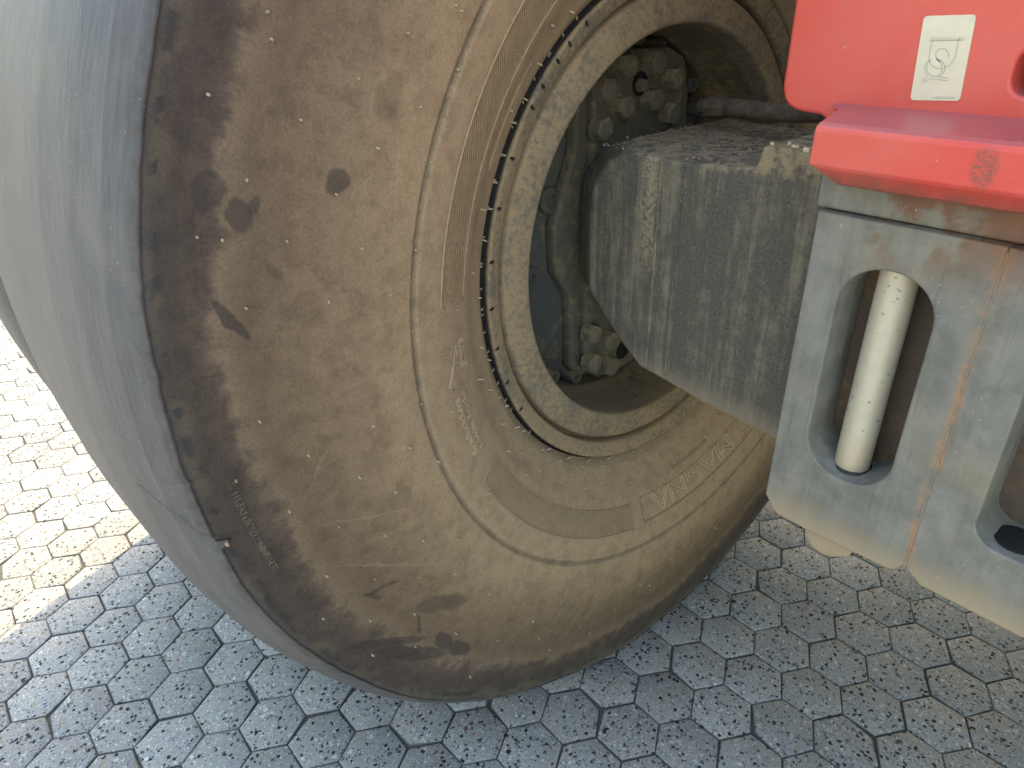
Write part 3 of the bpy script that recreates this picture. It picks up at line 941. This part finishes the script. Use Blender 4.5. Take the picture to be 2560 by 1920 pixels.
put('ribbed_panel', tubes('ribbed_panel', [arc(.487, 131, 175.1, .0004), arc(.4415, 131, 175.5, .0004), spoke(.4415, .487, 175.3, .0004)], .0012), M_raise, wheel)
put('ribbing', tubes('ribbing', hatch(.4415, .487, 131, 175.2, -80, .0036), .0006, 4), M_raise, wheel)
put('ribbed_panel', tubes('ribbed_panel', [arc(.489, -154.7, -104.9, .0004), arc(.449, -154.7, -104.9, .0004), spoke(.449, .489, -154.7, .0004), spoke(.449, .489, -104.9, .0004)], .0011), M_raise2, wheel)
put('ribbing', tubes('ribbing', hatch(.449, .489, -154.7, -104.9, 38, .0032), .0004, 4), M_raise2, wheel)


def wrap_text(name, body, r0, t0, t1, cap, mat, outline=0., thick=.0009, h0=0.):
    me = text_mesh(body, outline, .02, .0)
    bm = bmesh.new()
    bm.from_mesh(me)
    for _ in range(4):                       # short edges, so that letters follow the curved wall
        long = [e for e in bm.edges if e.calc_length() > .09]
        if not long:
            break
        bmesh.ops.subdivide_edges(bm, edges=long, cuts=1)
    bmesh.ops.triangulate(bm, faces=[f for f in bm.faces if len(f.verts) > 4])
    bm.to_mesh(me)
    bm.free()
    us = [v.co.x for v in me.vertices]
    vs = [v.co.y for v in me.vertices]
    u0, u1, v0, v1 = min(us), max(us), min(vs), max(vs)
    zz = max(abs(v.co.z) for v in me.vertices) or 1
    for v in me.vertices:
        a = t0 + (t1 - t0) * (v.co.x - u0) / (u1 - u0)
        rr = r0 + cap * (v.co.y - v0) / (v1 - v0)
        v.co = S(rr, a, h0 + thick * v.co.z / zz)
    me.name = name
    return put(name, me, mat, wheel)


wrap_text('lettering', 'MAGNA', .4485, -67.8, -97.2, .0335, M_letter, outline=.019, thick=.0012, h0=.0006)
wrap_text('lettering', 'Reachstackers', .4735, -160.0, -170.7, .0096, M_letter, thick=.0014, h0=.0005)
wrap_text('lettering', 'Forklift Trucks', .4615, -159.7, -170.9, .0084, M_letter, thick=.0014, h0=.0005)
wrap_text('lettering', 'REMAINING TREAD DEPTH  %', .7365, -165.6, -175.2, .0072, M_raise3, outline=.020, thick=.0007, h0=.0005)
put('moulded_emblem', tubes('moulded_emblem', [[S(r, t, .0005) for r, t in l] for l in ICON], .0006, 4), M_letter, wheel)
put('moulded_emblem', tubes('moulded_emblem', [[S(.466 + .0135 * math.sin(R(k * 30)) * q, -62.6 + math.degrees(.0135 * math.cos(R(k * 30)) * q / .466), .0006) for q in (.85, 1.15)] for k in range(12)], .0011, 5), M_raise2, wheel)
for lines in ([arc(.4213, 139.6, 156.1, .0003), arc(.4137, 139.6, 156.1, .0003)], [arc(.4302, -87.7, -74, .0003), arc(.4208, -87.7, -74, .0003)], [arc(.4452, -100.5, -52, .0003), arc(.4872, -100.5, -52, .0003)]):
    for ln in lines:
        put('moulded_border', tubes('moulded_border', [ln], .0007, 4), M_raise2, wheel)


put('moulded_border', tubes('moulded_border', [[S(.4452, -100.4, .0003), S(.4475, -101.0, .0003), S(.4540, -101.7, .0003), S(.4640, -102.0, .0003), S(.4740, -101.7, .0003), S(.4820, -101.0, .0003), S(.4872, -100.4, .0003)]], .0008, 4), M_raise2, wheel)


def nibs():
    v, f = [], []
    rg = random.Random(3)
    items = [(r, t, 0) for r, t in NIBS] + [(.3785, t, 1) for t in GAP]
    have = set(round(t) for r, t in NIBS)
    for r, t, bridge in items:
        p = Vector(S(r, t))
        q = Vector(S(r + .002, t))
        d = (q - p).normalized()
        side = Vector((0, -math.sin(R(t)), math.cos(R(t))))
        nrm = side.cross(d)
        if nrm.x < 0:
            nrm = -nrm
        if bridge:
            path = [p - nrm * .001 + d * .003, p + nrm * .0018 + d * .001, p + nrm * .0022 - d * .003, p + nrm * .0008 - d * .0062]
            rad = rg.uniform(.0009, .0013)
        elif r < .44:
            L = rg.uniform(.003, .0075)
            sg = Vector((0, rg.uniform(.3, 1.), rg.uniform(-.6, .1)))
            path = [p - nrm * .001, p + nrm * L * .5 + sg * .0008, p + nrm * L * .75 + sg * L * .55]
            rad = rg.uniform(.0010, .0014)
        else:
            L = rg.uniform(.0012, .0042)
            sg = Vector((0, rg.uniform(-.3, .5), rg.uniform(-.8, .3)))
            path = [p - nrm * .001, p + nrm * L * .6, p + nrm * L + sg * L * .4]
            rad = rg.uniform(.0009, .0014)
        b = len(v)
        for i, c in enumerate(path):
            k = rad * (1.1, 1., .95, .8)[i]
            for s in range(7):
                an = 2 * math.pi * s / 7
                e1, e2 = (d, side) if not bridge else (nrm, side)
                v.append(tuple(c + (e1 * math.cos(an) + e2 * math.sin(an)) * k))
        m = len(path)
        for i in range(m - 1):
            for s in range(7):
                f.append((b + i * 7 + s, b + i * 7 + (s + 1) % 7, b + (i + 1) * 7 + (s + 1) % 7, b + (i + 1) * 7 + s))
        f.append(tuple(b + (m - 1) * 7 + s for s in range(7)))
    return mesh_from('vent_nibs', v, f, True)


put('vent_nibs', nibs(), M_nib, wheel, kind='stuff')

# ---- rim and hub
rim_prof = [(-.115, .3715), (-.070, .3718), (-.0645, .3735), (-.0620, .3726), (-.0613, .3708), (-.0614, .3690), (-.0622, .3660), (-.0650, .3580), (-.0672, .3525), (-.0682, .3505), (-.0700, .3492), (-.0780, .3482), (-.0862, .3476), (-.0875, .3466),
            (-.0872, .3454), (-.0830, .3446), (-.0745, .3412), (-.0722, .3402), (-.0708, .3388), (-.0700, .3368), (-.0680, .3260), (-.0668, .3150), (-.0662, .3050), (-.0664, .3012), (-.0674, .2992), (-.0695, .2978), (-.0730, .2970), (-.0800, .2964), (-.100, .2958)]
barrel_prof = [(-.098, .2959), (-.115, .2955), (-.150, .2952), (-.170, .2945), (-.176, .2925), (-.184, .2915), (-.192, .2930), (-.215, .2985), (-.235, .3010), (-.245, .298), (-.30, .2975), (-.38, .300), (-.45, .31)]
put('rim_barrel', lathe('rim_barrel', barrel_prof, 240, True, .0006), M_barrel, wheel, label='rusty brown inside of the rim')
put('bead_ring', lathe('bead_ring', [(-.110, .3725), (-.0668, .3732), (-.0655, .3740), (-.0668, .3748), (-.0760, .3750), (-.0770, .3775), (-.110, .3780)], 300), M_black, wheel)
put('rim', lathe('rim', rim_prof, 400, True, .0006), M_rim, wheel, label='dust-caked steel rim')
for t in FLANGE_MARKS:  # small black plates set along the flange edge
    a = R(t)
    me = prism('flange_mark', [(-.0040, -.0018), (.0010, -.0026), (.0042, -.0014), (.0036, .0014), (.0006, .0024), (-.0036, .0012)], 'x', -.0012, .0009, .0005, 1)
    ob = put('flange_mark', me, M_black, wheel)
    ob.location = (-.0618, .3680 * math.cos(a), H + .3680 * math.sin(a))
    ob.rotation_euler = (a, 0, 0)
hub = [(-.30, .0), (-.245, .0)]
put('hub_plate', lathe('hub_plate', [(-.27, .292), (-.226, .292), (-.222, .288), (-.222, .262), (-.2205, .258), (-.2175, .254), (-.2175, .001)], 180), M_hub, wheel)


def hexbolt(name, rad, hgt, dome=.15):
    """hexagon head on a washer face, axis +X"""
    bm = bmesh.new()
    def ring(x, r, n, ph=0):
        return [bm.verts.new((x, r * math.cos(2 * math.pi * i / n + ph), r * math.sin(2 * math.pi * i / n + ph))) for i in range(n)]
    w0, w1 = ring(0, rad * 1.12, 12), ring(hgt * .14, rad * 1.10, 12)
    h0, h1 = ring(hgt * .14, rad, 6), ring(hgt * .86, rad, 6)
    h2 = ring(hgt * .97, rad * .86, 12)
    h3 = ring(hgt, rad * .6, 12)
    for a, b, n in ((w0, w1, 12), (h2, h3, 12)):
        for i in range(n):
            bm.faces.new((a[i], a[(i + 1) % n], b[(i + 1) % n], b[i]))
    bm.faces.new(w1)
    for i in range(6):
        bm.faces.new((h0[i], h0[(i + 1) % 6], h1[(i + 1) % 6], h1[i]))
        bm.faces.new((h1[i], h1[(i + 1) % 6], h2[(2 * i + 2) % 12], h2[2 * i + 1], h2[2 * i]))
    bm.faces.new(h3)
    return from_bm(name, bm)


def capscrew(name, rad, hgt):
    """round head with a recessed socket, axis +X"""
    bm = bmesh.new()
    n = 14
    rings = []
    for x, r in ((0, rad), (hgt * .88, rad), (hgt, rad * .88), (hgt, rad * .52), (hgt * .45, rad * .48)):
        rings.append([bm.verts.new((x, r * math.cos(2 * math.pi * i / n), r * math.sin(2 * math.pi * i / n))) for i in range(n)])
    for a, b in zip(rings, rings[1:]):
        for i in range(n):
            bm.faces.new((a[i], a[(i + 1) % n], b[(i + 1) % n], b[i]))
    bm.faces.new(rings[-1])
    me = from_bm(name, bm, True)
    me.set_sharp_from_angle(angle=R(40))
    return me


cs = capscrew('hub_screw', .0125, .030)
cs.materials.append(M_hub)
for k in range(30):
    a = R(79 - 11.6 * k) if k < 5 else R(218.5 + 12.2 * (k - 3)) if k < 10 else R(79 + 11.6 * (k - 9))
    if k >= 10 and 79 + 11.6 * (k - 9) > 232:
        continue
    ob = put('hub_screw', cs, None, wheel)
    ob.location = (-.222, .281 * math.cos(a), H + .281 * math.sin(a))

# ---- axle
F = [(-.0376, .9264), (.0417, .9235), (.1430, .9300), (.1490, .9560), (.80, .9552), (.80, .575), (.2234, .5994), (.1076, .6083), (.0578, .6159), (.0013, .622), (-.0405, .6519), (-.0797, .6896),
     (-.1055, .7154), (-.1094, .8162), (-.1052, .8688), (-.0786, .9108)]
sh = [-.045, 0, 0, 0, 0, 0, 0, 0, -.02, -.045, -.062, -.068, -.074, -.072, -.070, -.062]
G2 = [(x + d, z + (.006 if i in (0, 1) else 0)) for i, ((x, z), d) in enumerate(zip(F, sh))]
axle = put('axle', loft('axle', [[(x, -.14, z) for x, z in F], [(x, -.088, z) for x, z in G2], [(x, .14, z) for x, z in G2]], .0045, 3), M_beam, veh, label='dark grimy axle beam')
for x, w in ((.0125, .0026), (.0465, .0022)):
    path = [(x + .0025 * noise.noise(Vector((z * 40, x * 90, 0))), -.1405, .622 + (z - .622)) for z in np.linspace(.626, .922, 60)]
    put('weld_seam', tubes('weld_seam', [path], lambda q, w=w: w * (1 + .35 * noise.noise(Vector((q * 60, w * 900, 2)))), 7), M_beam, axle)
mid = [(-.0846, .9682), (-.0858, .8982), (-.1068, .8495), (-.1297, .7876), (-.1254, .7142), (-.0892, .6569), (-.0861, .5236), (-.06, .50), (.10, .49), (.20, .60), (.205, .80), (.19, .97), (.14, 1.03), (0, 1.04), (-.06, 1.01)]
put('knuckle_plate', prism('knuckle_plate', mid, 'x', -.218, -.195, .006, 2), M_knuckle, axle)
fr = [(-.064, 1.0), (-.045, 1.022), (.0, 1.037), (.11, 1.035), (.150, 1.018), (.165, .99), (.156, .95), (.16, .80), (.15, .56), (.10, .497), (.03, .486), (-.035, .497), (-.057, .512), (-.068, .56), (-.067, .66), (-.06, .78), (-.058, .865)]
put('knuckle_plate', prism('knuckle_plate', fr, 'x', -.198, -.180, .005, 2), M_knuckle, axle)
hb = hexbolt('bolt', .0178, .021)
hb.materials.append(M_bolt)
rg = random.Random(8)
for y, z in [(.002, 1.0197), (.0702, 1.0193), (.1192, .993), (.1175, .9387), (.0695, .9653), (.0003, .9615), (-.0425, .9897), (-.0472, .9357), (-.0549, .5946), (-.0093, .5666), (-.0521, .5376), (-.0057, .5124)]:
    ob = put('bolt', hb, None, axle)
    ob.location = (-.181, y - .005, z - .004 if z > .8 else z)
    ob.rotation_euler = (rg.uniform(0, 1), 0, 0)
for y, z in ((.0415, .986), (.036, .527)):
    ob = put('bolt_hole', lathe('bolt_hole', [(-.18, .0), (-.1795, .014), (-.1785, .0155), (-.178, .017), (-.181, .019)], 20), M_hole, axle)
    ob.location = (.0, y, z - H)
nut = put('bolt', hexbolt('bolt', .0095, .012), M_bolt, axle)
nut.location = (-.1795, .0415, .984)
sb = capscrew('socket_bolt', .021, .012)
sb.materials.append(M_hub)
for y, z, q in ((-.1239, .8296, 1.), (-.1665, .7138, .8)):
    ob = put('socket_bolt', sb, None, axle)
    ob.location = (-.219, y, z)
    ob.scale = (1, q, q)
hp = [(-.035, .055, .962), (-.005, .05, .963), (.04, .045, .962), (.09, .045, .965), (.16, .06, .972), (.28, .09, .985), (.45, .12, 1.0)]
hose = []
for i in range(len(hp) - 1):
    for k in range(6):
        a, b = Vector(hp[i]), Vector(hp[i + 1])
        hose.append(a.lerp(b, k / 6))
for _ in range(6):
    hose = [hose[0]] + [(hose[i - 1] + hose[i] * 2 + hose[i + 1]) / 4 for i in range(1, len(hose) - 1)] + [hose[-1]]
put('hose', tubes('hose', [hose], .0125, 14), M_hose, axle)
put('hose_fitting', tubes('hose_fitting', [[(-.075, .056, .960), (-.062, .056, .960), (-.060, .0555, .960), (-.034, .055, .962), (-.026, .055, .962)]], lambda q: .010 if q < .3 else .0155 if q < .9 else .0135, 8, False), M_hose, axle)

# ---- tie-down block under the bumper
slot = rounded(.3195, .4020, .677, .8945, .039, 10)
outL = [(.287, .9335), (.287, .6176), (.3036, .5992), (.3345, .5986), (.4205, .6019), (.4290, .6045), (.4368, .6166), (.4368, .9335)]
tdl = put('tie_down_plate', plate('tie_down_plate', [outL, slot], -.27, -.175, .0020), M_block, veh, label='grey slotted tie-down plate holding a pale round bar')
slot2 = rounded(.4785, .70, .675, .8945, .022, 8)
outR = [(.4371, .9335), (.4371, .617), (.4420, .6110), (.4548, .6024), (.95, .6043), (.95, .9335)]
tdr = put('tie_down_plate', plate('tie_down_plate', [outR, slot2], -.27, -.175, .0020), M_block, veh, label='grey tie-down plate with a wide empty pocket')
put('pocket_back', prism('pocket_back', [(.305, .66), (.420, .66), (.420, .91), (.305, .91)], 'y', -.213, -.166), M_pocket, tdl)
put('pocket_back', prism('pocket_back', [(.465, .66), (.72, .66), (.72, .91), (.465, .91)], 'y', -.213, -.166), M_pocket, tdr)
put('lashing_bar', tubes('lashing_bar', [[(.3560, -.237, z) for z in np.linspace(.672, .90, 24)]], .0168, 28), M_rod, tdl)
put('bar_collar', tubes('bar_collar', [[(.3560, -.237, .674), (.3560, -.237, .6778), (.3560, -.237, .6792)]], lambda q: .0205 if q < .9 else .0175, 24), M_grime, tdl)
put('pin_hole', prism('pin_hole', [(.507 + .019 * math.cos(a), -.2405 + .019 * math.sin(a)) for a in np.linspace(0, 2 * math.pi, 25)[:-1]], 'z', .672, .6772), M_hole, tdr)
put('seam_weld', tubes('seam_weld', [[(.4366 + .0012 * noise.noise(Vector((z * 60, 0, 4))), -.2685, z) for z in np.linspace(.612, .93, 70)]], lambda q: .0017 * (1 + .5 * noise.noise(Vector((q * 70, 0, 1)))), 7), M_block, tdr)
put('bottom_tab', prism('bottom_tab', [(.330, .602), (.3345, .5870), (.3450, .5735), (.3560, .5705), (.3680, .5740), (.3830, .5835), (.3900, .602)], 'y', -.262, -.19, .003), M_block, tdl)
put('top_strip', prism('top_strip', [(.2805, .9350), (.95, .9350), (.95, .985), (.2805, .985)], 'y', -.262, -.17, .002), M_block, veh, label='rust-stained grey strip under the red lip')

# ---- red bodywork
outU = [(2.1, 1.94), (.2096, 1.94), (.2096, 1.0300), (.2105, 1.0235), (.2135, 1.0165), (.2185, 1.0115), (.2250, 1.0085), (.2330, 1.0072), (.2440, 1.0065), (.2510, 1.0060), (.2560, 1.0030), (.2600, .990), (2.1, .990)]
holeU = rounded(.3935, .47, 1.0315, 1.066, .013, 6)
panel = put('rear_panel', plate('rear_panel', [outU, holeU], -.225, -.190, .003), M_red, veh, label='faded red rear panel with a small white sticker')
put('panel_recess', prism('panel_recess', [(.38, 1.02), (.48, 1.02), (.48, 1.08), (.38, 1.08)], 'y', -.191, -.188), M_hole, panel)
lipp = [(-.2235, 1.0172), (-.229, 1.0166), (-.236, 1.0162), (-.250, 1.0152), (-.298, 1.0118), (-.3035, 1.0095), (-.305, 1.0060), (-.305, .9800), (-.3035, .9768), (-.292, .9650), (-.285, .9620), (-.205, .9620), (-.205, 1.0172)]
ring0 = [(.2870 + (.018 if i in (9, 10, 11) else .006 if i in (8, ) else 0) + (.0 if i > 4 else -.024 * (1 if i < 3 else .45 if i == 3 else 0)), y, z) for i, (y, z) in enumerate(lipp)]
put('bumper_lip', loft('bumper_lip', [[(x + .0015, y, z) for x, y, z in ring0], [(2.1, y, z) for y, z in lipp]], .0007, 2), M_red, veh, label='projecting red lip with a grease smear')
stk = [(.3216, 1.0855), (.3258, 1.024), (.363, 1.026), (.3588, 1.0864)]
sp = []
for i in range(4):
    p0, p1, p2 = Vector(stk[i - 1]), Vector(stk[i]), Vector(stk[(i + 1) % 4])
    a, b = p1 + (p0 - p1).normalized() * .0032, p1 + (p2 - p1).normalized() * .0032
    for k in range(5):
        t = k / 4
        sp.append(tuple(a * (1 - t) ** 2 + p1 * 2 * t * (1 - t) + b * t * t))
put('sticker', prism('sticker', sp, 'y', -.2259, -.2249), M_sticker, panel, label='dirty white sticker with a lashing symbol')


def flat_lines(name, lines, w, y):
    v, f = [], []
    for ln in lines:
        pts = [Vector(p) for p in ln]
        b = len(v)
        for i, p in enumerate(pts):
            d = (pts[min(i + 1, len(pts) - 1)] - pts[max(i - 1, 0)]).normalized()
            n = Vector((-d.y, d.x)) * w / 2
            v += [(p.x + n.x, y, p.y + n.y), (p.x - n.x, y, p.y - n.y)]
        f += [(b + 2 * i, b + 2 * i + 1, b + 2 * i + 3, b + 2 * i + 2) for i in range(len(pts) - 1)]
    return mesh_from(name, v, f)


put('sticker_print', flat_lines('sticker_print', STICKER_LINES, .00062, -.22615), M_print, panel)
me = text_mesh('A38769.0100', 0, 0)
us = [v.co.x for v in me.vertices]; vs = [v.co.y for v in me.vertices]
p0, p1, p2 = (Vector(p) for p in STICKER_TEXT)
for v in me.vertices:
    q = p0 + (p1 - p0) * (v.co.x - min(us)) / (max(us) - min(us)) + (p2 - p0) * (v.co.y - min(vs)) / (max(vs) - min(vs))
    v.co = (q.x, -.22615, q.y)
put('sticker_print', me, M_print, panel)
# the mass of the machine above and behind: unseen, sized to throw the shade here
put('chassis', prism('chassis', [(.24, .97), (3.2, .97), (3.2, 1.93), (.24, 1.93)], 'y', -.186, 6.0, .01), M_under, veh)
put('shade_mudguard', prism('shade_mudguard', [(-1.18, 1.75), (.225, 1.75), (.225, 1.80), (-1.10, 1.80), (-1.18, 1.77)], 'y', .20, 6.0, .006), M_under, veh)  # unseen slab added and lengthened to keep sun off the ground
put('shade_belly_box', prism('shade_belly_box', [(.45, .36), (2.95, .36), (3.05, .5), (3.05, .96), (.35, .96), (.35, .5)], 'y', .95, 6.0, .01), M_under, veh)  # unseen box added to block light and darken the ground below

# ------------------------------------------------------------------ loose bits


def pebble(name, size, seed):
    bm = bmesh.new()
    bmesh.ops.create_icosphere(bm, subdivisions=2, radius=1)
    for v in bm.verts:
        k = 1 + .35 * noise.noise(v.co * 1.3 + Vector((seed * 3.1, 0, 0)))
        v.co = Vector((v.co.x * size[0], v.co.y * size[1], v.co.z * size[2])) * k
    return from_bm(name, bm, True)


pb = put('pebble', pebble('pebble', (.0030, .0020, .0024), 2), M_raise, None, label='pale pebble wedged in the cut at the tyre shoulder', category='pebble')
a = R(-170.75)
pb.location = (-.0015, .7665 * math.cos(a), H + .7665 * math.sin(a))
v, f = [], []
for k in range(26):
    me = pebble('crumb', tuple(random.uniform(.0012, .0036) for _ in range(3)), k)
    x = random.choice((random.gauss(.225, .012), random.gauss(.205, .02)))
    y = random.uniform(-.138, -.11)
    b = len(v)
    v += [(q.co.x + x, q.co.y + y, q.co.z + .9565) for q in me.vertices]
    f += [tuple(b + i for i in pl.vertices) for pl in me.polygons]
put('debris', mesh_from('debris', v, f, True), M_crumb, None, kind='stuff', label='pale crumbs scattered on top of the axle beam', category='debris')
v, f = [], []
for k in range(240):
    me = pebble('crumb', tuple(random.uniform(.0008, .0026) for _ in range(3)), k + 50)
    x, y = random.uniform(-.10, .14), random.uniform(-.135, .10)
    b = len(v)
    zz = .9275 + (.004 if y > -.088 else 0)
    v += [(q.co.x + x, q.co.y + y, q.co.z + zz) for q in me.vertices]
    f += [tuple(b + i for i in pl.vertices) for pl in me.polygons]
put('grit', mesh_from('grit', v, f, True), M_grit, None, kind='stuff', label='dark grit lying on the axle end', category='grit')
